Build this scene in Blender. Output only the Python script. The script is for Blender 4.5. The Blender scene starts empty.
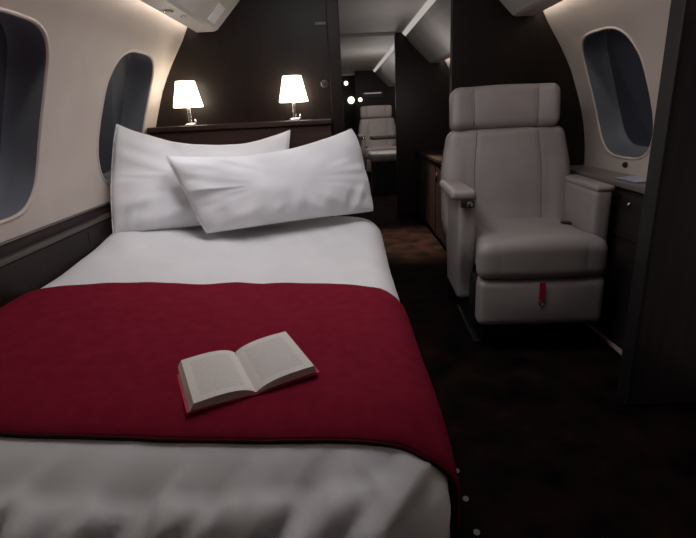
import bpy, bmesh, math, random
from mathutils import Vector, Matrix, noise
from mathutils.geometry import delaunay_2d_cdt
random.seed(4)
PI = math.pi
H = 1.08            # eye height
CX = 0.15           # cabin centre line
YB = 2.75           # forward bulkhead of the bedroom
scene = bpy.context.scene
col = scene.collection

# ------------------------------------------------------------------ materials
def mat(name, rgb, rough=0.6, metal=0.0, spec=0.5, emit=None, strength=0.0, sheen=0.0, coat=0.0):
    m = bpy.data.materials.new(name); m.use_nodes = True
    b = m.node_tree.nodes['Principled BSDF']
    b.inputs['Base Color'].default_value = (*rgb, 1)
    b.inputs['Roughness'].default_value = rough
    b.inputs['Metallic'].default_value = metal
    b.inputs['Specular IOR Level'].default_value = spec
    b.inputs['Sheen Weight'].default_value = sheen
    b.inputs['Coat Weight'].default_value = coat
    if emit:
        b.inputs['Emission Color'].default_value = (*emit, 1)
        b.inputs['Emission Strength'].default_value = strength
    return m

def noisy(m, c1, c2, scale=8.0, stretch=(1, 1, 1), bump=0.0, bscale=None, detail=4.0, dist=0.01):
    nt = m.node_tree; n = nt.nodes; l = nt.links; b = n['Principled BSDF']
    tc = n.new('ShaderNodeTexCoord'); mp = n.new('ShaderNodeMapping')
    mp.inputs['Scale'].default_value = stretch
    l.new(tc.outputs['Object'], mp.inputs['Vector'])
    no = n.new('ShaderNodeTexNoise'); no.inputs['Scale'].default_value = scale; no.inputs['Detail'].default_value = detail
    l.new(mp.outputs[0], no.inputs['Vector'])
    cr = n.new('ShaderNodeValToRGB')
    cr.color_ramp.elements[0].position = .35; cr.color_ramp.elements[1].position = .68
    cr.color_ramp.elements[0].color = (*c1, 1); cr.color_ramp.elements[1].color = (*c2, 1)
    l.new(no.outputs['Fac'], cr.inputs[0]); l.new(cr.outputs[0], b.inputs['Base Color'])
    if bump:
        n2 = n.new('ShaderNodeTexNoise'); n2.inputs['Scale'].default_value = bscale or scale*4; n2.inputs['Detail'].default_value = 3
        l.new(mp.outputs[0], n2.inputs['Vector'])
        bp = n.new('ShaderNodeBump'); bp.inputs['Strength'].default_value = bump; bp.inputs['Distance'].default_value = dist
        l.new(n2.outputs['Fac'], bp.inputs['Height']); l.new(bp.outputs[0], b.inputs['Normal'])
    return m

WALNUT = noisy(mat('dark_walnut', (.02, .014, .014), .42, spec=.25), (.011, .0066, .0052), (.016, .0096, .0078), 3, (14, 14, .7), .05, 20)
WALNUT_H = noisy(mat('dark_walnut_lengthwise', (.02, .014, .014), .45, spec=.2), (.013, .0075, .0065), (.022, .0125, .0105), 3, (.7, 14, 14), .05, 20)
LEDGE = noisy(mat('brown_ledge_veneer', (.03, .022, .02), .5, spec=.25), (.022, .016, .015), (.036, .027, .024), 3, (14, .7, 14), .04, 20)
LEDGETOP = mat('ledge_edge_trim', (.16, .135, .125), .3)
LEATHER_WALL = noisy(mat('beige_wall_lining', (.56, .49, .44), .6), (.53, .465, .42), (.60, .525, .47), 5, (1, 1, 1), .08, 260, dist=.002)
CEIL = noisy(mat('pale_grey_headliner', (.5, .47, .45), .65), (.47, .44, .425), (.53, .50, .48), 4, (1, 1, 1), .06, 300, dist=.002)
VAL = noisy(mat('grey_valance_lining', (.5, .485, .475), .5), (.45, .435, .425), (.52, .50, .49), 4, (1, 1, 1), .05, 300, dist=.002)
CARPET = noisy(mat('dark_brown_patterned_carpet', (.03, .02, .018), .95, spec=.05), (.002, .0013, .0014), (.016, .0075, .006), 7, (1, 1, 1), .6, 350, 5)
LINEN = noisy(mat('white_bed_linen', (.80, .80, .82), .75, spec=.25, sheen=.2), (.78, .78, .81), (.84, .84, .86), 6, (1, 1, 1), .12, 500, dist=.001)
DUVET = noisy(mat('white_duvet_cotton', (.74, .73, .74), .75, spec=.25, sheen=.2), (.71, .70, .71), (.77, .76, .77), 5, (1, 1, 1), .10, 500, dist=.001)
RED = noisy(mat('crimson_wool', (.19, .010, .026), .9, spec=.05), (.175, .008, .022), (.205, .011, .029), 30, (1, 1, 1), .35, 420, dist=.002)
PIPING = noisy(mat('dark_maroon_hem', (.035, .006, .008), .85, spec=.1), (.03, .005, .007), (.045, .008, .010), 60)
SEATL = noisy(mat('taupe_grey_leather', (.33, .295, .285), .45), (.31, .275, .265), (.35, .315, .305), 6, (1, 1, 1), .12, 220, dist=.002)
STITCH = mat('brown_seam_piping', (.12, .095, .088), .6)
BLACKP = noisy(mat('black_plastic', (.012, .011, .012), .45), (.010, .009, .010), (.016, .015, .016), 20)
CHROME = noisy(mat('brushed_chrome', (.75, .73, .70), .22, metal=1), (.7, .68, .65), (.8, .78, .75), 30, (1, 1, .1))
REVEAL = noisy(mat('slate_window_reveal', (.14, .15, .175), .6, spec=.3), (.13, .14, .165), (.155, .165, .19), 5)
SHADE = noisy(mat('dusk_blue_window_shade', (.05, .056, .075), .7, spec=.2), (.046, .052, .07), (.056, .062, .082), 3)
GLASS = mat('clear_window_glass', (1, 1, 1), .05)
_b = GLASS.node_tree.nodes['Principled BSDF']; _b.inputs['Transmission Weight'].default_value = 1.0; _b.inputs['IOR'].default_value = 1.1
_n = GLASS.node_tree.nodes.new('ShaderNodeTexNoise'); _n.inputs['Scale'].default_value = 3
_m = GLASS.node_tree.nodes.new('ShaderNodeMapRange'); _m.inputs['To Min'].default_value = .02; _m.inputs['To Max'].default_value = .07
GLASS.node_tree.links.new(_n.outputs['Fac'], _m.inputs['Value']); GLASS.node_tree.links.new(_m.outputs[0], _b.inputs['Roughness'])
PAPER = noisy(mat('cream_paper', (.62, .56, .45), .85, spec=.1), (.60, .54, .43), (.66, .60, .49), 9)
COVER = noisy(mat('bright_red_book_cloth', (.42, .01, .06), .6), (.40, .008, .05), (.46, .012, .07), 40)
REDTAB = noisy(mat('red_webbing', (.35, .01, .03), .6), (.33, .008, .025), (.38, .012, .035), 60)

def emission(name, rgb, strength):
    m = bpy.data.materials.new(name); m.use_nodes = True
    nt = m.node_tree; nt.nodes.clear()
    o = nt.nodes.new('ShaderNodeOutputMaterial'); e = nt.nodes.new('ShaderNodeEmission')
    e.inputs['Color'].default_value = (*rgb, 1); e.inputs['Strength'].default_value = strength
    nt.links.new(e.outputs[0], o.inputs[0]); return m
LAMP_SHADE = emission('glowing_lamp_shade', (1, .87, .70), 8.0)
COVE = emission('warm_cove_light', (1, .90, .80), 13.0)
CSTRIP = emission('ceiling_light_strip', (1, .90, .84), .45)
STUD = emission('dim_floor_marker', (1, .9, .8), .04)
SPOT = emission('reading_light_lens', (1, .9, .8), .35)
GLOBE = emission('round_light_globe', (1, .96, .9), 2.2)
DISPLAY = emission('dim_display_strip', (1, .72, .68), .28)

# text lines on the pages: procedural stripes
def page_mat():
    m = mat('printed_page', (.6, .57, .52), .85, spec=.1); nt = m.node_tree; n = nt.nodes; l = nt.links
    uv = n.new('ShaderNodeUVMap'); uv.uv_map = 'page'
    sp = n.new('ShaderNodeSeparateXYZ'); l.new(uv.outputs[0], sp.inputs[0])
    def mth(op, a, b=None):
        q = n.new('ShaderNodeMath'); q.operation = op
        for i, v in enumerate((a, b)):
            if v is None: continue
            if isinstance(v, (int, float)): q.inputs[i].default_value = v
            else: l.new(v, q.inputs[i])
        return q.outputs[0]
    lines = mth('GREATER_THAN', mth('FRACT', mth('MULTIPLY', sp.outputs[1], 34)), .55)
    inx = mth('MULTIPLY', mth('GREATER_THAN', sp.outputs[0], .14), mth('LESS_THAN', sp.outputs[0], .87))
    iny = mth('MULTIPLY', mth('GREATER_THAN', sp.outputs[1], .10), mth('LESS_THAN', sp.outputs[1], .90))
    no = n.new('ShaderNodeTexNoise'); no.inputs['Scale'].default_value = 60; l.new(uv.outputs[0], no.inputs['Vector'])
    words = mth('GREATER_THAN', no.outputs['Fac'], .42)
    f = mth('MULTIPLY', mth('MULTIPLY', mth('MULTIPLY', lines, inx), iny), mth('MULTIPLY', words, .45))
    mx = n.new('ShaderNodeMix'); mx.data_type = 'RGBA'
    mx.inputs[6].default_value = (.74, .70, .66, 1); mx.inputs[7].default_value = (.3, .28, .27, 1)
    l.new(f, mx.inputs[0]); l.new(mx.outputs[2], n['Principled BSDF'].inputs['Base Color'])
    return m
PAGE = page_mat()
HEADW = noisy(mat('reddish_walnut_veneer', (.05, .026, .022), .4, spec=.3), (.040, .020, .017), (.065, .034, .028), 3, (.7, 14, 14), .05, 20)
PARTW = noisy(mat('walnut_purple_sheen', (.03, .02, .03), .35, spec=.5), (.030, .020, .026), (.05, .036, .046), 3, (14, 14, .7), .04, 20)  # walnut lightened and tinted purple, reflected light painted into the partition face

# ------------------------------------------------------------------ helpers
def link(name, me, m, parent=None, loc=None, smooth=False, auto=None):
    o = bpy.data.objects.new(name, me); col.objects.link(o)
    if m: me.materials.append(m)
    if parent: o.parent = parent
    if loc: o.location = loc
    if smooth:
        for p in me.polygons: p.use_smooth = True
    if auto is not None:
        me.set_sharp_from_angle(angle=math.radians(auto))
    return o
def obj(name, bm, m, parent=None, loc=None, smooth=False, auto=None, recalc=True):
    if recalc: bmesh.ops.recalc_face_normals(bm, faces=bm.faces)
    me = bpy.data.meshes.new(name); bm.to_mesh(me); bm.free()
    return link(name, me, m, parent, loc, smooth, auto)
def thing(name, label, cat, loc=(0, 0, 0), rz=0, group=None):
    o = bpy.data.objects.new(name, None); col.objects.link(o)
    o.location = loc; o.rotation_euler = (0, 0, rz); o.empty_display_size = .1
    return tag(o, label, cat, group)
def tag(o, label, cat, group=None):
    o['label'] = label; o['category'] = cat
    if group: o['group'] = group
    return o
def structure(o, label=None):
    o['kind'] = 'structure'
    if label: o['label'] = label
    return o
def box(bm, x0, x1, y0, y1, z0, z1, bev=0.0, seg=2):
    r = bmesh.ops.create_cube(bm, size=1)
    vs = r['verts']
    for v in vs:
        v.co = Vector((x0 + (v.co.x+.5)*(x1-x0), y0 + (v.co.y+.5)*(y1-y0), z0 + (v.co.z+.5)*(z1-z0)))
    if bev:
        es = list({e for v in vs for e in v.link_edges})
        bmesh.ops.bevel(bm, geom=es, offset=bev, segments=seg, profile=.5, affect='EDGES')
    return bm
def BM(): return bmesh.new()
def prism(bm, pts, y0, y1):
    """polygon in XZ extruded along Y"""
    a = [bm.verts.new((x, y0, z)) for x, z in pts]; b = [bm.verts.new((x, y1, z)) for x, z in pts]
    n = len(pts)
    bm.faces.new(a); bm.faces.new(b[::-1])
    for i in range(n): bm.faces.new((a[i], b[i], b[(i+1) % n], a[(i+1) % n]))
    return bm
def tube(bm, pts, r, seg=8, closed=False):
    pts = [Vector(p) for p in pts]; n = len(pts); rings = []
    for i, p in enumerate(pts):
        a = pts[(i-1) % n] if (closed or i > 0) else pts[i]
        b = pts[(i+1) % n] if (closed or i < n-1) else pts[i]
        t = (b-a).normalized()
        up = Vector((0, 0, 1)) if abs(t.z) < .9 else Vector((0, 1, 0))
        s = t.cross(up).normalized(); u = s.cross(t).normalized()
        rr = r(i/(n-1)) if callable(r) else r
        rings.append([bm.verts.new(p + (s*math.cos(2*PI*k/seg) + u*math.sin(2*PI*k/seg))*rr) for k in range(seg)])
    m = n if closed else n-1
    for i in range(m):
        A, B = rings[i], rings[(i+1) % n]
        for k in range(seg): bm.faces.new((A[k], A[(k+1) % seg], B[(k+1) % seg], B[k]))
    if not closed: bm.faces.new(rings[0][::-1]); bm.faces.new(rings[-1])
    return bm
def lathe(bm, prof, seg=32, c=(0, 0, 0), axis='z'):
    rings = []
    for r, z in prof:
        ring = []
        for k in range(seg):
            a = 2*PI*k/seg
            if axis == 'z': p = (c[0]+r*math.cos(a), c[1]+r*math.sin(a), c[2]+z)
            elif axis == 'y': p = (c[0]+r*math.cos(a), c[1]+z, c[2]+r*math.sin(a))
            else: p = (c[0]+z, c[1]+r*math.cos(a), c[2]+r*math.sin(a))
            ring.append(bm.verts.new(p))
        rings.append(ring)
    for A, B in zip(rings, rings[1:]):
        for k in range(seg): bm.faces.new((A[k], A[(k+1) % seg], B[(k+1) % seg], B[k]))
    bm.faces.new(rings[0][::-1]); bm.faces.new(rings[-1])
    return bm
def cushion(bm, sx, sy, sz, r, step=.02, fn=None):
    """dense rounded box centred on the origin, fn(p, n) -> new position"""
    nx, ny, nz = (max(4, int(s/step)) for s in (sx, sy, sz))
    vd = {}
    def V(i, j, k):
        key = (i, j, k)
        if key in vd: return vd[key]
        p = Vector((-sx/2 + sx*i/nx, -sy/2 + sy*j/ny, -sz/2 + sz*k/nz))
        q = Vector((max(-sx/2+r, min(sx/2-r, p.x)), max(-sy/2+r, min(sy/2-r, p.y)), max(-sz/2+r, min(sz/2-r, p.z))))
        d = p-q
        nrm = d.normalized() if d.length > 1e-9 else Vector((0, 0, 1))
        # spread points evenly round the edge
        p = q + nrm*r
        if fn: p = fn(p, nrm)
        vd[key] = bm.verts.new(p); return vd[key]
    for i in range(nx):
        for j in range(ny):
            for k in (0, nz): bm.faces.new((V(i, j, k), V(i+1, j, k), V(i+1, j+1, k), V(i, j+1, k)))
    for i in range(nx):
        for k in range(nz):
            for j in (0, ny): bm.faces.new((V(i, j, k), V(i+1, j, k), V(i+1, j, k+1), V(i, j, k+1)))
    for j in range(ny):
        for k in range(nz):
            for i in (0, nx): bm.faces.new((V(i, j, k), V(i, j+1, k), V(i, j+1, k+1), V(i, j, k+1)))
    return bm
def copy_tree(o, parent=None):
    c = o.copy(); col.objects.link(c)
    if parent: c.parent = parent
    for ch in list(o.children): copy_tree(ch, c)
    return c
def sstep(a, b, x):
    t = max(0, min(1, (x-a)/(b-a))); return t*t*(3-2*t)

# ------------------------------------------------------------------ cabin shell
Y0, Y1 = -1.1, 10.6
fl = structure(obj('floor', box(BM(), CX-1.32, CX+1.32, Y0, Y1, -.06, 0), CARPET), 'dark brown patterned carpet')
PROF = [(.885, 1.60), (.900, 1.555), (.916, 1.51), (.972, 1.425), (1.03, 1.335), (1.08, 1.24), (1.115, 1.15), (1.15, 1.055), (1.175, .96),
        (1.193, .86), (1.20, .76), (1.20, .65), (1.20, .50), (1.20, .35), (1.20, .18), (1.20, 0)]
# arc-length parameter of the profile, s = 0 at the top
S = [0]
for a, b in zip(PROF, PROF[1:]): S.append(S[-1] + math.dist(a, b))
def prof(s):
    for i in range(len(S)-1):
        if s <= S[i+1] or i == len(S)-2:
            t = (s-S[i])/(S[i+1]-S[i]); a, b = PROF[i], PROF[i+1]
            return a[0]+(b[0]-a[0])*t, a[1]+(b[1]-a[1])*t
def s_of_z(z):
    for i in range(len(PROF)-1):
        if PROF[i+1][1] <= z <= PROF[i][1]:
            t = (PROF[i][1]-z)/(PROF[i][1]-PROF[i+1][1]); return S[i]+(S[i+1]-S[i])*t
def wpt(side, y, s, out=0.0):
    w, z = prof(s)
    a = prof(max(0, s-.03)); b = prof(min(S[-1], s+.03))
    tx, tz = b[0]-a[0], b[1]-a[1]; L = math.hypot(tx, tz)
    nx, nz = -tz/L, tx/L            # outward normal (w grows outward)
    return Vector((CX + side*(w + nx*out), y, z + nz*out))
WIN_L = [1.445-1.81, 1.445-.905, 1.445, 2.335, 3.42, 4.33, 6.1, 7.0, 7.9]
WIN_R = [1.445-1.81, 1.445-.905, 1.445, 2.355, 3.42, 4.33, 6.1, 7.0, 7.9]
SC = (s_of_z(1.372)+s_of_z(.815))/2
HW, HS = .238, (s_of_z(.815)-s_of_z(1.372))/2
def winloop(yc, grow=0.0, n=56, e=3.4):
    out = []
    for k in range(n):
        a = 2*PI*k/n; c, s = math.cos(a), math.sin(a)
        out.append((yc + (HW+grow)*math.copysign(abs(c)**(2/e), c), SC + (HS+grow)*math.copysign(abs(s)**(2/e), s)))
    return out
def make_wall(side, wins, name):
    pts = []; faces_in = []; edges = []
    def loop(ps):
        b = len(pts); pts.extend(Vector(p) for p in ps)
        for i in range(len(ps)): edges.append((b+i, b+(i+1) % len(ps)))
    outer = [(Y0, s) for s in S] + [(Y0 + (Y1-Y0)*i/60, S[-1]) for i in range(1, 61)]
    outer += [(Y1, s) for s in S[::-1][1:]] + [(Y1 - (Y1-Y0)*i/60, 0) for i in range(1, 60)]
    loop(outer)
    for yc in wins: loop(winloop(yc))
    def inside(y, s, g=0.0):
        return any((abs(y-yc)/(HW+g))**3.4 + (abs(s-SC)/(HS+g))**3.4 < 1 for yc in wins)
    for i in range(1, 190):
        y = Y0 + (Y1-Y0)*i/190
        for k in range(1, 24):
            s = S[-1]*k/24
            if not inside(y, s, .012): pts.append(Vector((y, s)))
    vo, eo, fo, *_ = delaunay_2d_cdt(pts, edges, [], 1, 1e-5)
    bm = BM(); vs = [bm.verts.new(wpt(side, v.x, v.y)) for v in vo]
    for f in fo:
        c = sum((vo[i] for i in f), Vector((0, 0)))/len(f)
        if not inside(c.x, c.y, -.0005): bm.faces.new([vs[i] for i in f])
    loose = [v for v in bm.verts if not v.link_faces]
    bmesh.ops.delete(bm, geom=loose, context='VERTS')
    return structure(obj(name, bm, LEATHER_WALL, smooth=True), 'beige curved cabin side wall')
make_wall(-1, WIN_L, 'wall_left'); make_wall(1, WIN_R, 'wall_right')
wn = 0
def make_window(side, yc):
    global wn
    wn += 1
    root = thing('window_%d' % wn, '', '', (0, 0, 0)); del root['category']; del root['label']
    structure(root, 'rounded cabin window with slate reveal and lowered dusk blue shade')
    def ring(grow, out): return [wpt(side, y, s, out) for y, s in winloop(yc, grow)]
    def strip(bm, A, B):
        a = [bm.verts.new(p) for p in A]; b = [bm.verts.new(p) for p in B]; n = len(a)
        for i in range(n): bm.faces.new((a[i], a[(i+1) % n], b[(i+1) % n], b[i]))
        return a, b
    # beige lip, rolled
    bm = BM(); prev = None
    rings = [ring(g, o) for g, o in ((.009, .001), (.007, -.003), (.003, -.005), (-.002, -.003), (-.004, .006))]
    vv = [[bm.verts.new(p) for p in r] for r in rings]; n = len(vv[0])
    for A, B in zip(vv, vv[1:]):
        for i in range(n): bm.faces.new((A[i], A[(i+1) % n], B[(i+1) % n], B[i]))
    obj('window_frame', bm, LEATHER_WALL, root, smooth=True)
    bm = BM()
    rings = [ring(g, o) for g, o in ((-.005, .002), (-.010, .03), (-.018, .065), (-.026, .094), (-.034, .100))]
    vv = [[bm.verts.new(p) for p in r] for r in rings]
    for A, B in zip(vv, vv[1:]):
        for i in range(n): bm.faces.new((A[i], A[(i+1) % n], B[(i+1) % n], B[i]))
    obj('window_reveal', bm, REVEAL, root, smooth=True)
    bm = BM(); r0 = [bm.verts.new(p) for p in ring(-.033, .100)]; bm.faces.new(r0)
    r1 = [bm.verts.new(p) for p in ring(-.033, .110)]; bm.faces.new(r1[::-1])
    for i in range(n): bm.faces.new((r0[i], r0[(i+1) % n], r1[(i+1) % n], r1[i]))
    obj('window_shade', bm, SHADE, root)
    # small shade knob under the window
    bm = BM(); s = s_of_z(.782); p = wpt(side, yc-.02, s, -.004)
    lathe(bm, [(.011, -.010), (.013, -.004), (.013, .004), (.009, .008)], 14, p, 'x')
    obj('shade_switch', bm, BLACKP, root, smooth=True, auto=50)
    # round the side of the cabin: thin glass over the shade
    return root
for yc in WIN_L[:6]: make_window(-1, yc)
for yc in WIN_R[:6]: make_window(1, yc)
for yc in WIN_L[6:]: make_window(-1, yc)
for yc in WIN_R[6:]: make_window(1, yc)

# ceiling: centre panel, light strips, angled valances with flat undersides
def mir(pts, side): return [(CX + side*w, z) for w, z in pts]
structure(obj('ceiling', prism(BM(), mir([(-.50, 1.80), (.50, 1.80), (.50, 1.86), (-.50, 1.86)], 1), Y0, Y1), CEIL), 'pale grey flat centre ceiling')
tn = 0
for side in (-1, 1):
    tn += 1
    P = [(.525, 1.765), (.56, 1.715), (.625, 1.646), (.755, 1.515), (.775, 1.508), (.862, 1.508), (.870, 1.514), (.870, 1.526), (.80, 1.585), (.60, 1.79), (.53, 1.79)]
    o = structure(obj('trim_%d' % tn, prism(BM(), mir(P, side), Y0, Y1), VAL), 'angled grey ceiling valance along the side wall')
# cabin roof shell closing the cavity over the valances
for side in (-1, 1):
    tn += 1
    structure(obj('trim_%d' % tn, prism(BM(), mir([(.50, 1.86), (.50, 1.83), (.82, 1.66), (.884, 1.605), (.884, 1.59), (.895, 1.59), (.895, 1.615), (.85, 1.68)], side), Y0, Y1), VAL), 'upper cove panel')
for side, nm in ((-1, 'left'), (1, 'right')):
    # ceiling strip lights and cove lights
    bm = prism(BM(), mir([(.490, 1.792), (.524, 1.764), (.528, 1.770), (.495, 1.799)], side), Y0, Y1)
    tag(obj('ceiling_light_strip', bm, CSTRIP), 'thin bright light strip where the centre ceiling meets the %s valance' % nm, 'light strip')
    bm = prism(BM(), mir([(.850, 1.552), (.864, 1.548), (.868, 1.562), (.854, 1.566)], side), Y0+.05, Y1-.05)
    tag(obj('cove_light', bm, COVE), 'warm cove light strip hidden above the %s side wall' % nm, 'light strip')

# bulkheads
def wall_w(z):
    if z >= 1.6: return .885
    return prof(s_of_z(z))[0]
def bulkhead_pts(x_in, side, top=1.80, dz=0.0):
    """outline from an inner edge x to the side wall, following the wall curve"""
    pts = [(x_in, 0), (x_in, top)]
    pts += [(CX+side*.49, top), (CX+side*.53, 1.80), (CX+side*.885, 1.62)]
    for w, z in PROF[1:]: pts.append((CX+side*(w+.004), z))
    return pts
def wall_panel(name, x_in, side, y0, y1, label, m=WALNUT):
    return structure(obj(name, prism(BM(), bulkhead_pts(x_in, side), y0, y1), m), label)
wall_panel('wall_front', .012, -1, YB, YB+.055, 'dark walnut bulkhead behind the bed')
wall_panel('wall_front_right', .60, 1, YB, YB+.055, 'dark walnut bulkhead behind the grey seat')
wall_panel('wall_middle_right', .57, 1, 5.2, 5.26, 'dark walnut bulkhead further forward')
wall_panel('wall_middle_left', -.20, -1, 5.2, 5.26, 'dark walnut bulkhead on the far left')
wall_panel('wall_far_right', .30, 1, 9.6, 9.66, 'dark bulkhead at the far end of the cabin')
structure(obj('wall_back', prism(BM(), [(CX+1.2, 0), (CX+1.2, .8), (CX+.95, 1.5), (CX+.5, 1.83), (CX-.5, 1.83), (CX-.95, 1.5), (CX-1.2, .8), (CX-1.2, 0)], Y0-.05, Y0), WALNUT))
structure(obj('wall_far', prism(BM(), [(CX+1.2, 0), (CX+1.2, .8), (CX+.95, 1.5), (CX+.5, 1.83), (CX-.5, 1.83), (CX-.95, 1.5), (CX-1.2, .8), (CX-1.2, 0)], Y1, Y1+.05), WALNUT))
# jamb strip at the aisle edge of the bed bulkhead, ceiling header over the middle doorway
structure(obj('trim_5', box(BM(), -.045, .018, YB-.022, YB+.08, 0, 1.798, .004), WALNUT), 'darker vertical jamb at the aisle edge of the bulkhead')
structure(obj('trim_6', box(BM(), -.20, .57, 5.18, 5.28, 1.775, 1.80), CEIL), 'ceiling header over the middle doorway')

# near right partition
pt = thing('partition', 'tall dark walnut partition at the right edge in front of the seat', 'partition')
pb = [(1.0, 0), (1.0, 1.80), (CX+.49, 1.80)]
pp = [(1.0, 0), (1.0, 1.50), (CX+.855, 1.505)]
for w, z in PROF[2:]: pp.append((CX+side*(w-.002), z))
obj('panel', prism(BM(), [(1.012, .004)] + [(1.012, 1.503)] + [(CX+(w-.003), min(z, 1.503)) for w, z in PROF[2:-1]] + [(CX+1.195, .004)], 1.54, 1.60), PARTW, pt)
obj('edge_trim', box(BM(), .998, 1.012, 1.535, 1.605, .004, 1.503, .003), BLACKP, pt)

# ------------------------------------------------------------------ side ledges
def lt(name, label): return thing(name, label, 'ledge')
L = lt('side_ledge', 'dark brown side ledge running along the left wall beside the bed')
XL = CX-1.2
obj('panel', box(BM(), XL+.004, -1.026, -.6, YB-.14, .003, .692, .004), WALNUT_H, L)
obj('upper_step', box(BM(), XL+.004, -1.052, -.6, YB-.14, .694, .748, .006), LEDGE, L)
obj('rail', box(BM(), -1.050, -1.024, -.6, YB-.14, .694, .712, .004), mat('brown_rail', (.075, .058, .052), .45), L)
obj('edge_trim', box(BM(), XL+.004, -1.050, -.6, YB-.14, .749, .755, .002), LEDGETOP, L)
for yy in (.3, 1.1, 1.9):
    obj('joint_strip', box(BM(), -1.0265, -1.024, yy, yy+.006, .02, .68), BLACKP, L)
Rr = lt('side_ledge', 'dark side ledge under the right window beside the seat')
obj('panel', box(BM(), 1.215, CX+1.197, 1.62, YB-.003, .003, .712, .004), LEDGE, Rr)
obj('top', box(BM(), 1.195, CX+1.197, 1.62, YB-.003, .714, .742, .006), LEDGETOP, Rr)
obj('drawer_front', box(BM(), 1.208, 1.2145, 1.75, 2.15, .50, .69, .003), LEDGE, Rr)
kb = obj('knob', lathe(BM(), [(.004, .0), (.009, -.006), (.009, -.012), (.004, -.016)], 14, (1.208, 2.02, .655), 'x'), CHROME, Rr, smooth=True)
# floor light strip along its base
tag(obj('floor_light_strip', box(BM(), 1.185, 1.207, 1.9, 2.42, .002, .014, .003), mat('warm_metal_strip', (.42, .31, .26), .4)), 'tan threshold strip on the carpet right of the seat', 'floor strip')
# thin pale blue slab on right ledge
tag(obj('ledge_slab', box(BM(), 1.225, 1.325, 2.03, 2.20, .7435, .7475, .001), mat('blue_grey_slab', (.35, .40, .50), .4)), 'pale blue leaflet lying on the ledge under the right window', 'slab')

# ------------------------------------------------------------------ headboard with shelf
hb = thing('headboard', 'dark walnut headboard with shelf carrying the two lamps', 'headboard')
obj('panel', box(BM(), -.99, -.05, 2.615, YB-.003, .003, 1.028, .006), HEADW, hb)
obj('shelf', box(BM(), -.992, -.046, 2.595, YB-.003, 1.030, 1.056, .006), HEADW, hb)
obj('lower_rail', box(BM(), -.99, -.05, 2.604, 2.615, .90, .912, .002), BLACKP, hb)

# wall plates on the bulkhead
tag(obj('wall_plate', box(BM(), -.105, -.045-.006, YB-.006, YB, 1.515, 1.527, .001), mat('dim_grey_plate', (.10, .09, .09), .4)), 'small grey slot plate high on the bulkhead right of the lamps', 'wall plate')
kn = thing('round_latch', 'small round latch on the bulkhead right of the right lamp', 'latch', (-.075, YB, 1.232))
obj('ring', lathe(BM(), [(.020, 0), (.020, -.004), (.015, -.006), (.012, -.003), (.002, -.003)], 20, (0, 0, 0), 'y'), mat('dark_bronze', (.09, .08, .075), .35, metal=.6), kn, smooth=True, auto=40)
obj('button', lathe(BM(), [(.009, -.003), (.009, -.008), (.002, -.010)], 16, (0, 0, 0), 'y'), BLACKP, kn, smooth=True, auto=40)

# ------------------------------------------------------------------ lamps
def make_lamp(loc, label):
    t = thing('table_lamp', label, 'lamp', loc, 0, 'lamps on the headboard shelf')
    obj('base', lathe(BM(), [(.034, 0), (.034, .006), (.030, .010), (.012, .013)], 28), CHROME, t, smooth=True, auto=40)
    obj('stem', lathe(BM(), [(.010, .011), (.0105, .05), (.009, .10), (.009, .125)], 18), CHROME, t, smooth=True, auto=40)
    k = obj('switch', lathe(BM(), [(.006, .008), (.007, .018), (.005, .026), (.002, .029)], 12, (.030, -.012, 0)), CHROME, t, smooth=True)
    bm = BM(); seg = 40
    prof_ = [(.073, .090), (.075, .094), (.0485, .212), (.0475, .216), (.0445, .216), (.045, .210), (.071, .096), (.071, .090)]
    rings = [[bm.verts.new((r*math.cos(2*PI*i/seg), r*math.sin(2*PI*i/seg), z)) for i in range(seg)] for r, z in prof_]
    for a in range(len(rings)):
        A, B = rings[a], rings[(a+1) % len(rings)]
        for i in range(seg): bm.faces.new((A[i], A[(i+1) % seg], B[(i+1) % seg], B[i]))
    obj('lamp_shade', bm, LAMP_SHADE, t, smooth=True, auto=40)
    obj('bulb', lathe(BM(), [(.006, .125), (.018, .15), (.020, .165), (.012, .18), (.003, .184)], 16), LAMP_SHADE, t, smooth=True)
    return t
make_lamp((-.785, 2.672, 1.0565), 'left small chrome table lamp with glowing white shade on the headboard shelf')
make_lamp((-.238, 2.672, 1.0565), 'right small chrome table lamp with glowing white shade nearest the aisle')

# ------------------------------------------------------------------ bed
BX0, BX1, BY0, BY1 = -1.065, .178, .60, 2.60
RD = .10
def footfold(x, y):
    q = x - y*.75
    a = 1-2.6*abs(noise.noise(Vector((q*15, y*1.0, 5.3))))
    b = 1-2.6*abs(noise.noise(Vector((q*31, y*1.3, 2.3))))
    return (.014*a + .008*b - .014)*(.35+.65*sstep(-1.0, -.3, x))
def ztop(x, y):
    z = .515 + .075*sstep(-.35, -1.0, x) + .05*sstep(1.7, 2.3, y) + .02*sstep(-.6, -1.0, x)*sstep(1.3, 2.2, y)
    z += .010*noise.noise(Vector((x*1.7, y*1.7, 3.1))) + .004*noise.noise(Vector((x*5, y*4, 7.7)))
    # soft diagonal creases
    z += .003*noise.noise(Vector(((x+y*.5)*11, (y-x*.5)*3, 1.3)))*sstep(1.2, 1.5, y)
    z -= .045*(max(0, (.90-y)/.25))**2
    z += .75*footfold(x, y)*sstep(.775, .69, y)
    # soft diagonal creases
    z += .003*noise.noise(Vector(((x+y*.5)*11, (y-x*.5)*3, 1.3)))*sstep(1.2, 1.5, y)
    z -= .045*(max(0, (.90-y)/.25))**2
    fr = sstep(.80, .62, y)
    z += fr*(.022*(1-2*abs(noise.noise(Vector(((x-y*.6)*11, (y+x*.4)*1.2, 5.3))))) + .014*noise.noise(Vector(((x-y*.6)*26, y*1.5, 8.3))) - .016)*(.35+.65*sstep(-1.0, -.2, x))
    return z
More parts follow.
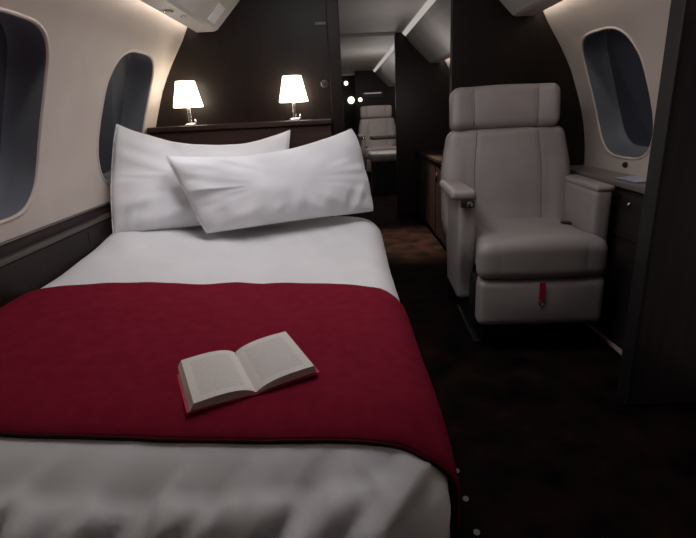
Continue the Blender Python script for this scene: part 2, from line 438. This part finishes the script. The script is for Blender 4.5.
def edge(d, r=RD):
    """distance travelled past the crown -> (offset, drop)"""
    if d <= 0: return 0, 0
    q = r*PI/2
    if d < q: return r*math.sin(d/r), r*(1-math.cos(d/r))
    return r + (d-q)*.0, r + (d-q)
def rrect(hx, hy, r, n=320):
    """rounded rectangle sampled by perimeter, gives (x, y, nx, ny)"""
    r = max(1e-4, min(r, hx-1e-5, hy-1e-5)); out = []
    segs = [('l', (hx, -hy+r), (hx, hy-r), (1, 0)), ('a', (hx-r, hy-r), 0), ('l', (hx-r, hy), (-hx+r, hy), (0, 1)), ('a', (-hx+r, hy-r), 90),
            ('l', (-hx, hy-r), (-hx, -hy+r), (-1, 0)), ('a', (-hx+r, -hy+r), 180), ('l', (-hx+r, -hy), (hx-r, -hy), (0, -1)), ('a', (hx-r, -hy+r), 270)]
    ns = {0: 90, 1: 24, 2: 46, 3: 24, 4: 90, 5: 24, 6: 70, 7: 24}
    for i, s in enumerate(segs):
        for k in range(ns[i]):
            t = k/ns[i]
            if s[0] == 'l':
                out.append((s[1][0]+(s[2][0]-s[1][0])*t, s[1][1]+(s[2][1]-s[1][1])*t, *s[3]))
            else:
                a = math.radians(s[2]+90*t); out.append((s[1][0]+r*math.cos(a), s[1][1]+r*math.sin(a), math.cos(a), math.sin(a)))
    return out
def foldamp(x, y, nx, ny, d):
    """drapery folds, strongest on the foot of the bed"""
    front = max(0, -ny)
    a = sstep(.01, .16, d)
    p = x*1.0 + y*.3 + d*.55*(1 if x < .1 else .3)
    f = .55*noise.noise(Vector((p*13, d*1.5, 2.2))) + .35*noise.noise(Vector((p*27, d*2.5, 9.1)))
    corner = math.exp(-((x-.13)/.12)**2)*front
    f2 = math.sin((math.atan2(nx, -ny))*7+1)*max(0, nx)*front*1.2
    return a*((.030*f)*(.25+.75*front) + .012*f2) + a*corner*.012*math.sin(p*55) + front*footfold(x, y-d)*2.2*sstep(0, .10, d)
def duvet_point(x, y, nx, ny, d, lift=0.0):
    off, drop = edge(d)
    z0 = ztop(x, y)
    w = foldamp(x, y, nx, ny, d) if d > 0 else 0
    q = min(1, max(0, d/(RD*PI/2)))
    a = q*PI/2
    o = off + w*math.sin(a) + lift*math.sin(a)
    px, py = x + nx*o, y + ny*o
    return Vector((max(px, -1.0225), py, z0 - drop + w*.8*math.cos(a) + lift*math.cos(a)))
def make_duvet():
    cx, cy = (BX0+BX1)/2, (BY0+BY1)/2
    hx, hy = (BX1-BX0)/2-RD, (BY1-BY0)/2-RD
    bm = BM(); rings = []
    N = 34
    for k in range(N+1):
        ins = (hx-.004)*(1-k/N)
        rings.append([duvet_point(cx+x, cy+y, nx, ny, 0) for x, y, nx, ny in rrect(hx-ins, hy-ins, max(.002, .10-ins))])
    for k in range(1, 30):
        d = .40*k/29
        rr = rrect(hx, hy, .10)
        rings.append([duvet_point(cx+x, cy+y, nx, ny, d) for x, y, nx, ny in rr])
    # turn the hem under
    last = rings[-1]
    rings.append([p + Vector((-(p.x-cx)*.03, -(p.y-cy)*.02, .004)) for p in last])
    vv = [[bm.verts.new(p) for p in r] for r in rings]; n = len(vv[0])
    for A, B in zip(vv, vv[1:]):
        for i in range(n): bm.faces.new((A[i], A[(i+1) % n], B[(i+1) % n], B[i]))
    bm.faces.new(vv[0][::-1])
    return bm
bed = thing('bed', 'wide low bed with dark base and white mattress beside the left wall', 'bed', (-.41, 1.6, 0))
def rel(bm, o): 
    bmesh.ops.translate(bm, verts=bm.verts, vec=-Vector(o.location)); return bm
obj('base', rel(box(BM(), -1.015, .150, .66, 2.60, .004, .16, .01), bed), WALNUT_H, bed)
obj('mattress', rel(box(BM(), -.98, .13, .68, 2.56, .162, .42, .04, 4), bed), LINEN, bed)
tag(obj('duvet', make_duvet(), DUVET, smooth=True), 'white duvet spread over the bed and hanging in folds at the foot', 'duvet')

# red throw
def lerp_table(T, x):
    if x <= T[0][0]: return T[0][1]
    for a, b in zip(T, T[1:]):
        if x <= b[0]: return a[1]+(b[1]-a[1])*(x-a[0])/(b[0]-a[0])
    return T[-1][1]
YF = [(-1.0, 0.803), (-0.659, 0.773), (-0.539, 0.784), (-0.43, 0.788), (-0.218, 0.773), (-0.049, 0.76), (0.079, 0.743), (0.122, 0.728)]
YBK = [(-0.999, 1.444), (-0.897, 1.488), (-0.737, 1.557), (-0.385, 1.631), (-0.064, 1.565), (0.103, 1.511), (0.2, 1.4609999999999999), (0.5, 1.4109999999999998)]
def make_throw():
    bm = BM(); na, nb = 150, 90; grid = []
    xl, xr = BX0+RD, BX1-RD
    La, Lr = .06, .33
    tot = La + (xr-xl) + Lr
    for i in range(na+1):
        t = tot*i/na; row = []
        if t < La: x, d, nx = xl, La-t, -1
        elif t < La+xr-xl: x, d, nx = xl+(t-La), 0, 1
        else: x, d, nx = xr, t-La-(xr-xl), 1
        xx = x + nx*d
        yf = lerp_table(YF, xx) + .012
        yb = lerp_table(YBK, xx)
        for j in range(nb+1):
            y = yf + (yb-yf)*j/nb
            e = min(1, min(j, nb-j)/2.0)
            p = duvet_point(x, y, nx, 0, d, .004 + .006*e)
            p += Vector((0, 0, .0015*noise.noise(Vector((p.x*9, y*7, 4)))))
            if d > .12: p.x += .01*noise.noise(Vector((y*6, d*3, 1)))*sstep(.12, .2, d)
            row.append(bm.verts.new(p))
        grid.append(row)
    for i in range(na):
        for j in range(nb): bm.faces.new((grid[i][j], grid[i+1][j], grid[i+1][j+1], grid[i][j+1]))
    f = [v.co.copy() for v in (r[0] for r in grid)]; b = [v.co.copy() for v in (r[-1] for r in grid)]
    return bm, f, b
tb, fedge, bedge = make_throw()
throw = obj('throw_blanket', tb, RED, smooth=True, recalc=True)
tag(throw, 'crimson red throw blanket laid across the middle of the bed', 'blanket')
md = throw.modifiers.new('thick', 'SOLIDIFY'); md.thickness = .006; md.offset = 0
for nm_, e_ in (('hem', fedge), ('hem', bedge)):
    obj(nm_, tube(BM(), [p + Vector((0, 0, .001)) for p in e_[::2]], .0045, 6), PIPING if e_ is fedge else RED, throw, smooth=True)

# ------------------------------------------------------------------ pillows
def make_pillow(A, B, C, D, T, seed, sag=0.03, fwd=.5, bulge=(0, 0), soft=0.0):
    """corners TL, TR, BR, BL"""
    A, B, C, D = map(Vector, (A, B, C, D)); bm = BM(); n, m = 90, 70
    nrm = ((B-A)+(C-D)).cross((D-A)+(C-B)).normalized()
    if nrm.y > 0: nrm = -nrm
    c0 = (A+B+C+D)/4
    sides = []
    for sgn in (1, -1):
        g = []
        for j in range(m+1):
            v = j/m; row = []
            for i in range(n+1):
                u = i/n
                uu, vv = 2*u-1, 2*v-1
                # concave edges between pointed corners
                kx = 1 - .012*(1-vv*vv)*abs(uu)**3; ky = 1 - .05*(1-uu*uu)*abs(vv)**3
                kx += bulge[0 if uu < 0 else 1]*(1-vv*vv)*abs(uu)
                rc = 1 - soft*(uu*uu*vv*vv)**3
                kx *= rc; ky *= rc
                U, V_ = (uu*kx+1)/2, (vv*ky+1)/2
                p = A*(1-U)*(1-V_) + B*U*(1-V_) + C*U*V_ + D*(1-U)*V_
                p = p + Vector((0, 0, -sag*(1-uu*uu)*(1-V_)))
                th = T*((1-abs(uu)**2.6)*(1-abs(vv)**2.6))**.55
                cr = Vector((uu*3.1, vv*2.6, seed))
                rad = noise.noise(Vector((math.atan2(vv+.02, uu)*4.5, (uu*uu+vv*vv)*1.1, seed*1.7)))
                w = .012*noise.noise(cr*.8) + .0035*noise.noise(Vector((uu*5, vv*2.2+uu*2, seed*2)))
                w += .013*noise.noise(Vector((uu*9+vv*2, vv*1.6, seed+9)))*sstep(.1, .8, vv)*min(1, th/(.4*T))
                w += .012*rad*sstep(.25, .9, max(abs(uu), abs(vv)))*min(1, th/(.5*T)) 
                # long creases running down the front
                w += .006*noise.noise(Vector((uu*4.5+vv*1.8, vv*.9, seed+5)))*min(1, th/(.5*T))
                dd = (fwd if sgn > 0 else 1-fwd)*2
                p = p + nrm*sgn*th*dd*.5 + nrm*w*(1 if sgn > 0 else .3)
                row.append(p)
            g.append(row)
        sides.append(g)
    vs = [[[None]*(n+1) for _ in range(m+1)] for _ in range(2)]
    for s in range(2):
        for j in range(m+1):
            for i in range(n+1):
                b = i in (0, n) or j in (0, m)
                if s == 1 and b: vs[1][j][i] = vs[0][j][i]
                else: vs[s][j][i] = bm.verts.new(sides[s][j][i])
    for s in range(2):
        for j in range(m):
            for i in range(n): bm.faces.new((vs[s][j][i], vs[s][j][i+1], vs[s][j+1][i+1], vs[s][j+1][i]))
    rim = [vs[0][0][i].co.copy() for i in range(n)] + [vs[0][j][n].co.copy() for j in range(m)] + [vs[0][m][i].co.copy() for i in range(n, 0, -1)] + [vs[0][j][0].co.copy() for j in range(m, 0, -1)]
    return bm, rim
def pillow(corners, T, seed, label, **k):
    bm, rim = make_pillow(*corners, T, seed, **k)
    o = obj('pillow', bm, LINEN, smooth=True)
    tag(o, label, 'pillow', 'white pillows at the head of the bed')
    obj('seam', tube(BM(), rim, .003, 5, closed=True), LINEN, o, smooth=True)
    return o
pillow([(-.995, 2.27, 1.08), (-.258, 2.555, 1.01), (-.30, 2.34, .60), (-.995, 2.04, .63)], .17, 1.7,
       'left white pillow with pointed corner by the window, tucked behind the other', sag=.075, bulge=(.05, .0))
pillow([(-.755, 2.12, .945), (.060, 2.52, 1.008), (.140, 2.36, .612), (-.612, 2.07, .608)], .19, 6.3,
       'right white pillow in front, leaning towards the aisle', sag=.050, bulge=(.0, .035), soft=.02)

# ------------------------------------------------------------------ open book
def make_book():
    # local frame: spine along +v, pages spread along +-u ; placed on the throw
    yaw = math.radians(24)
    c = Vector((-.248, .993, ztop(-.248, .993)+.012))
    t = thing('open_book', 'open book with cream pages and bright red cover lying on the crimson blanket', 'book', c, yaw)
    Wp, Lp = .133, .205; th = .020
    def arch(s, u, k):
        # s side, u 0..1 from spine to fore edge, height of the page block top
        if s < 0: return .004 + th*.8*(1-math.exp(-u*7)) + .003*math.sin(u*PI) - .003*u
        return .004 + th*.7*(1-math.exp(-u*6)) + .008*math.sin(min(1, u*1.1)*PI*.55) + .004*u
    for s in (-1, 1):
        rot = math.radians(-1 if s < 0 else 9)
        W = Wp if s > 0 else Wp*.95
        n, m = 26, 2
        bm = BM(); uvl = bm.loops.layers.uv.new('page')
        top = [[bm.verts.new((s*W*i/n, -Lp/2+Lp*j/m, arch(s, i/n, 0))) for j in range(m+1)] for i in range(n+1)]
        for i in range(n):
            for j in range(m):
                f = bm.faces.new((top[i][j], top[i+1][j], top[i+1][j+1], top[i][j+1]))
                for lp, (a, b) in zip(f.loops, ((i, j), (i+1, j), (i+1, j+1), (i, j+1))): lp[uvl].uv = (a/n, b/m)
        o = obj('page', bm, PAGE, t, smooth=True)
        bm = BM()
        slant = .010 if s < 0 else .004
        for y in (-Lp/2, Lp/2): pass
        lo = lambda u: .0025 + (0 if s < 0 else .012*u)
        T_ = [[bm.verts.new((s*(W*i/n), y, arch(s, i/n, 0)-.0004)) for i in range(n+1)] for y in (-Lp/2, Lp/2)]
        B_ = [[bm.verts.new((s*((W+slant)*i/n), y, lo(i/n))) for i in range(n+1)] for y in (-Lp/2-.000, Lp/2)]
        for i in range(n):
            bm.faces.new((T_[0][i], T_[0][i+1], B_[0][i+1], B_[0][i])); bm.faces.new((T_[1][i], T_[1][i+1], B_[1][i+1], B_[1][i]))
            bm.faces.new((B_[0][i], B_[0][i+1], B_[1][i+1], B_[1][i]))
            bm.faces.new((T_[0][i], T_[0][i+1], T_[1][i+1], T_[1][i]))
        bm.faces.new((T_[0][n], B_[0][n], B_[1][n], T_[1][n])); bm.faces.new((T_[0][0], B_[0][0], B_[1][0], T_[1][0]))
        obj('page_block', bm, PAPER, t, smooth=False)
        bm = BM(); Wc = W+slant+.006
        q = [bm.verts.new((s*Wc*a, y, (0 if s < 0 else .012*a)+z)) for z in (-.001, .002) for a in (0, 1) for y in (-Lp/2-.004, Lp/2+.004)]
        for f in ((0, 1, 3, 2), (4, 5, 7, 6), (0, 1, 5, 4), (2, 3, 7, 6), (0, 2, 6, 4), (1, 3, 7, 5)): bm.faces.new([q[i] for i in f])
        obj('cover', bm, COVER, t)
    return t
make_book()

# ------------------------------------------------------------------ executive seat
def seam_groove(xs, width=.006, depth=.006):
    def g(x): return sum(depth*math.exp(-((x-a)/width)**2) for a in xs)
    return g
def make_seat(loc, phi, label):
    t = thing('armchair', label, 'seat', loc, -phi)
    def part(name, bm, m, M=None, parent=None, auto=None):
        if M is not None: bmesh.ops.transform(bm, matrix=M, verts=bm.verts)
        return obj(name, bm, m, parent or t, smooth=True, auto=auto)
    # seat cushion: centre y -.04
    g = seam_groove((-.165, .165))
    def fn(p, n):
        x, y, z = p
        if n.z > .2 or n.y < -.5: 
            p = p - n*g(x)
        if z > 0:
            p.z += .022*(1-(x/.27)**2) + .012*sstep(.0, -.25, y) - .018*sstep(-.17, -.27, y)
        if y < 0: p.y -= .018*(1-(x/.29)**2)*sstep(0, -.2, y)
        # T-cushion shoulders flare at the front
        p.x *= 1 + .10*sstep(-.10, -.25, y)
        return p
    c = part('seat_cushion', cushion(BM(), .51, .50, .16, .045, .012, fn), SEATL, Matrix.Translation((.020, -.015, .435)))
    for sx in (-.165, .165):
        pts = [(.020+sx*(1+.10*sstep(-.10, -.25, yy)), yy-.015, .435+.08+.022*(1-(sx/.27)**2)+.012*sstep(0, -.25, yy)-.018*sstep(-.17, -.27, yy)-.0065) for yy in [ .2-.02*i for i in range(20)]]
        obj('seam', tube(BM(), pts, .0022, 6), STITCH, c, smooth=True)
    # leg rest panel with red tab
    def fl_(p, n):
        if n.y < -.3: p.y -= .018*(1-(p.x/.27)**2)*(1-(p.z/.13)**2)
        return p
    lr = part('leg_rest', cushion(BM(), .545, .11, .215, .028, .014, fl_), SEATL, Matrix.Translation((.026, -.205, .246)))
    bm = BM(); box(bm, .005, .030, -.287, -.282, .265, .35, .001)
    tabp = obj('pull_tab', bm, REDTAB, lr)
    obj('ring', tube(BM(), [(.0175+.012*math.cos(a), -.2845, .258+.012*math.sin(a)) for a in [2*PI*i/14 for i in range(14)]], .003, 6, closed=True), CHROME, tabp, smooth=True)
    # back rest
    g2 = seam_groove((-.165, .165))
    def fb(p, n):
        x, y, z = p
        if n.y < -.2:
            p = p - n*g2(x)
            p.y -= .030*(1-(x/.31)**2)*(.5+.5*math.cos((z+.12)*6))
            # side bolsters come forward
            p.y -= .020*sstep(.19, .25, abs(x))*sstep(.30, -.1, z)
            p.y -= .02*sstep(-.1, -.25, z)
        w = 1 - .10*sstep(.05, .30, z) - .06*sstep(-.15, -.30, z) 
        p.x *= w
        return p
    tilt = math.radians(9)
    MB = Matrix.Translation((-.014, .215, .46)) @ Matrix.Rotation(-tilt, 4, 'X') @ Matrix.Translation((0, .04, .245))
    b = part('backrest', cushion(BM(), .64, .13, .55, .045, .013, fb), SEATL, MB)
    for sx in (-.165, .165):
        pts = []
        for i in range(23):
            z = .25-.5*i/22
            w = 1 - .10*sstep(.05, .30, z) - .06*sstep(-.15, -.30, z)
            y = -.065 - .030*(1-(sx/.31)**2)*(.5+.5*math.cos((z+.12)*6)) - .02*sstep(-.1, -.25, z) + .0055
            pts.append(MB @ Vector((sx*w, y, z)))
        obj('seam', tube(BM(), pts, .0022, 6), STITCH, b, smooth=True)
    # back shell
    def fs(p, n): p.x *= 1 - .12*sstep(.0, .4, p.z); return p
    part('back_shell', cushion(BM(), .58, .035, .74, .016, .03, fs), BLACKP, Matrix.Translation((0, .215, .46)) @ Matrix.Rotation(-tilt, 4, 'X') @ Matrix.Translation((0, .125, .33)))
    # headrest with wings
    g3 = seam_groove((-.155, .155))
    def fh(p, n):
        x, y, z = p
        if n.y < -.2: p = p - n*g3(x); p.y -= .012*(1-(z/.12)**2)
        p.y -= .022*sstep(.14, .25, abs(x))
        p.z += .010*(1-(x/.26)**2)*(1 if z > 0 else .2)
        return p
    MH = Matrix.Translation((-.025, .215, .46)) @ Matrix.Rotation(-tilt, 4, 'X') @ Matrix.Translation((0, .035, .615))
    h = part('headrest', cushion(BM(), .53, .125, .205, .04, .012, fh), SEATL, MH)
    for sx in (-.155, .155):
        pts = [MH @ Vector((sx, -.0625-.012*(1-(z/.12)**2)-.022*sstep(.14, .25, abs(sx))+.0055, z)) for z in [.085-.017*i for i in range(11)]]
        obj('seam', tube(BM(), pts, .0022, 6), STITCH, h, smooth=True)
    # arm rests
    for s in (-1, 1):
        w = .080 if s > 0 else .080
        def fa(p, n):
            # inner side straight, front tapers down and back (left arm)
            if s < 0:
                k = sstep(.05, -.24, p.z)
                if p.y < 0: p.y += .06*k
                p.x += .010*k
            return p
        hgt = .36 if s > 0 else .52
        a = part('armrest', cushion(BM(), w, .40 if s > 0 else .38, hgt, .022, .016, fa), SEATL, Matrix.Translation((s*(.306 if s > 0 else .276), .065, .715-hgt/2)))
        if s < 0:
            # broad arm cap overhanging the aisle side, with controller
            def fc(p, n): return p
            cp = obj('arm_cap', cushion_at((.112, .39, .045), .020, (-.298, .055, .712)), SEATL, a, smooth=True)
            obj('control_knob', lathe(BM(), [(.004, .0), (.013, -.002), (.016, -.010), (.012, -.018), (.003, -.020)], 18, (-.276, -.145, .672), 'y'), CHROME, a, smooth=True, auto=50)
            obj('control_bezel', box(BM(), -.312, -.252, -.146, -.125, .658, .688, .003), BLACKP, a)
        else:
            obj('arm_cap', cushion_at((.084, .40, .03), .014, (.306, .06, .716)), SEATL, a, smooth=True)
    # seat belt stubs at the crease
    for s in (-1, 1):
        bb = part('seat_belt', box(BM(), s*.225-.018, s*.225+.018, .05, .20, .515, .523, .002), BLACKP)
        obj('buckle', box(BM(), s*.225-.022, s*.225+.022, .03, .07, .516, .534, .004), BLACKP, bb)
    part('side_skirt', box(BM(), -.25, .25, -.20, .28, .10, .345, .01), BLACKP)
    part('pedestal', box(BM(), -.20, .20, -.16, .26, .012, .105, .01), BLACKP)
    part('floor_rail', box(BM(), -.24, -.20, -.16, .30, 0.001, .022, .003), BLACKP)
    part('floor_rail', box(BM(), .20, .24, -.16, .30, 0.001, .022, .003), BLACKP)
    return t
def cushion_at(s, r, c):
    bm = cushion(BM(), *s, r, .016); bmesh.ops.translate(bm, verts=bm.verts, vec=c); return bm
seat = make_seat((.828, 2.235, 0), math.radians(3), 'taupe grey leather cabin seat with red pull tab in front of the right bulkhead')
far = copy_tree(seat); far.location = (.63, 8.3, 0); far.rotation_euler = (0, 0, 0)
far['label'] = 'distant pale leather seat seen through the doorway behind the dark table'

# ------------------------------------------------------------------ things through the doorway
cr = thing('credenza', 'low dark walnut credenza along the right wall beyond the doorway', 'cabinet')
obj('body', box(BM(), .78, CX+1.19, 2.95, 5.19, .03, .66, .004), WALNUT_H, cr)
obj('top', box(BM(), .755, CX+1.19, 2.93, 5.19, .662, .69, .004), WALNUT_H, cr)
obj('plinth', box(BM(), .80, CX+1.18, 2.97, 5.18, .001, .03), BLACKP, cr)
for i, y in enumerate((3.0, 3.55, 4.1, 4.65)):
    d = obj('door', box(BM(), .768, .779, y, y+.52, .06, .64, .003), WALNUT_H, cr)
    obj('handle', tube(BM(), [(.762, y+.46, .50), (.762, y+.46, .58)], .005, 8), mat('dark_bronze_pull', (.08, .07, .065), .35, metal=.7) if i == 0 else bpy.data.materials['dark_bronze_pull'], d, smooth=True)
tb_ = thing('cabin_table', 'distant dark cabin table in front of the far seat', 'table')
obj('table_top', box(BM(), .42, 1.15, 7.05, 7.45, .70, .735, .008), WALNUT_H, tb_)
obj('leg', box(BM(), 1.0, 1.10, 7.18, 7.32, .001, .70, .006), WALNUT, tb_)
ot = thing('ottoman', 'distant pale upholstered stool in the aisle below the dark table', 'stool')
obj('cushion', cushion_at((.42, .4, .12), .04, (.56, 6.75, .50)), SEATL, ot, smooth=True)
obj('base', box(BM(), .39, .73, 6.6, 6.9, .001, .438, .01), BLACKP, ot)
disp = thing('wall_display', 'small dark display with a dim pinkish strip high on the far bulkhead', 'display', (.62, 9.6, 1.39))
obj('case', box(BM(), -.20, .20, -.03, -.001, -.06, .05, .004), BLACKP, disp)
obj('strip', box(BM(), -.16, .16, -.036, -.031, .005, .025), DISPLAY, disp)
for (x, z, r, lab) in ((.215, 1.30, .070, 'largest bright round light at the far end of the cabin'), (.385, 1.30, .038, 'small round light on the far bulkhead beside the brightest one'), (.135, 1.60, .042, 'upper small round light at the far end of the cabin')):
    y = 9.60 if x > .3 else 10.6
    k = (10.45/9.5) if y > 10 else 1
    g = thing('round_wall_light', lab, 'light', (x*k, y-.001, H+(z-H)*k), 0, 'round lights at the far end')
    obj('mount', lathe(BM(), [(r*.6, 0), (r*.6, -.02), (r*.35, -.03)], 18, (0, 0, 0), 'y'), BLACKP, g, smooth=True, auto=40)
    obj('globe', lathe(BM(), [(.3*r, -.028), (.8*r, -.03-.25*r), (r, -.03-.7*r), (.8*r, -.03-1.3*r), (.1*r, -.03-1.6*r)], 20, (0, 0, 0), 'y'), GLOBE, g, smooth=True)

# ------------------------------------------------------------------ floor marker studs by the bed
for i, y in enumerate((.68, .755, .845, .955, 1.09, 1.26)):
    Yv = (1.012, 1.130, 1.245, 1.357, 1.47, 1.58)[i]
    st = obj('floor_stud', lathe(BM(), [(.0085, .0), (.0085, .004), (.006, .006), (.001, .006)], 16, (0, 0, 0)), STUD if i < 4 else BLACKP, None, (.307, Yv, .001), smooth=True, auto=40)
    tag(st, ['small round floor stud beside the bed, nearest the viewer', 'small round floor stud beside the bed, second from the viewer', 'small round floor stud beside the bed, third from the viewer',
             'small round floor stud beside the bed, fourth, level with the blanket', 'dark floor stud beside the bed, fifth from the viewer', 'dark floor stud beside the bed, farthest of the row'][i], 'floor light', 'floor studs along the bed')

# ------------------------------------------------------------------ valance fittings
def reading_light(x, y, z, label, r=.022):
    t = thing('reading_light', label, 'ceiling light', (x, y, z))
    obj('bezel', lathe(BM(), [(r, 0), (r, -.004), (r*.8, -.006), (r*.7, -.002), (.001, -.002)], 22), CHROME, t, smooth=True, auto=40)
    obj('lens', lathe(BM(), [(r*.62, -.0025), (r*.5, -.005), (.001, -.006)], 18), SPOT, t, smooth=True)
    return t
reading_light(-.675, 2.20, 1.507, 'small round reading light in the left valance above the pillows')
reading_light(-.650, 2.32, 1.507, 'tiny round air nozzle beside the left reading light', .013)
reading_light(.955, 2.20, 1.507, 'small round reading light in the right valance above the seat')
sq = obj('speaker_panel', box(BM(), -.045, .045, -.06, .06, -.003, .003, .002), mat('pale_speaker_panel', (.68, .68, .72), .5))
sq.location = (CX-.711, 2.57, 1.5565); sq.rotation_euler = (0, math.radians(-45), 0)
tag(sq, 'square pale speaker panel on the sloping left valance', 'panel')

# ------------------------------------------------------------------ lights
def area(name, loc, size, power, rgb=(1, .9, .82), rot=(0, 0, 0), sy=None, spread=180):
    l = bpy.data.lights.new(name, 'AREA'); l.energy = power; l.color = rgb; l.size = size
    if sy: l.shape = 'RECTANGLE'; l.size_y = sy
    l.spread = math.radians(spread)
    o = bpy.data.objects.new(name, l); col.objects.link(o); o.location = loc; o.rotation_euler = rot; return o
def point(name, loc, power, rgb, r=.03):
    l = bpy.data.lights.new(name, 'POINT'); l.energy = power; l.color = rgb; l.shadow_soft_size = r
    o = bpy.data.objects.new(name, l); col.objects.link(o); o.location = loc; return o
def spot(name, loc, target, power, rgb, ang=70, blend=.8, r=.03):
    l = bpy.data.lights.new(name, 'SPOT'); l.energy = power; l.color = rgb; l.spot_size = math.radians(ang); l.spot_blend = blend; l.shadow_soft_size = r
    o = bpy.data.objects.new(name, l); col.objects.link(o); o.location = loc
    o.rotation_euler = (Vector(target)-Vector(loc)).to_track_quat('-Z', 'Y').to_euler(); return o
area('ceiling_lamp_bed', (-.15, 1.7, 1.79), .5, 7.5, (.98, .96, 1), sy=.8)
area('ceiling_lamp_seat', (.55, 1.6, 1.785), .2, 1.6, (1, .94, .92), sy=.3)
point('aft_fill', (.3, -.7, 1.35), .9, (.96, .92, 1), .1)  # added fill behind the camera to lift the partition face, no fixture
spot('reading_spot_bed', (-.675, 2.0, 1.50), (-.50, 2.0, .5), 6, (.98, .96, 1), 100, 1, .05)
spot('lounge_downlight', (.45, 4.3, 1.78), (.55, 4.05, 0), 420, (1, .72, .52), 42, 1)
point('lounge_fill', (.66, 4.0, 1.2), 4.0, (1, .92, .88), .12)  # added fill that brightens the lounge ceiling, no fixture
point('far_cabin_fill', (.62, 6.6, 1.2), 9, (1, .94, .9), .12)  # second added fill without a fixture, brightens the ceiling further forward
area('ceiling_lamp_far', (.35, 7.6, 1.79), .5, 5, (1, .92, .86), sy=1.6)

w = bpy.data.worlds.new('World'); scene.world = w; w.use_nodes = True
w.node_tree.nodes['Background'].inputs[0].default_value = (.02, .025, .035, 1)
w.node_tree.nodes['Background'].inputs[1].default_value = 1

# ------------------------------------------------------------------ camera
F = 486.0; th = math.atan(156/486); ro = math.atan(.05)
fw = Vector((0, math.cos(th), -math.sin(th))); dn = Vector((0, -math.sin(th), -math.cos(th))); X = Vector((1, 0, 0))
right = X*math.cos(ro) + dn*math.sin(ro); down = -X*math.sin(ro) + dn*math.cos(ro)
M = Matrix((right, -down, -fw)).transposed().to_4x4(); M.translation = Vector((0, 0, H))
cd = bpy.data.cameras.new('camera'); cd.sensor_width = 36; cd.lens = F/696*36; cd.clip_start = .02
cam = bpy.data.objects.new('camera', cd); col.objects.link(cam); cam.matrix_world = M
scene.camera = cam
vs_ = scene.view_settings
vs_.view_transform = 'Standard'; vs_.look = 'None'; vs_.gamma = 1; vs_.use_curve_mapping = False; vs_.exposure = 0
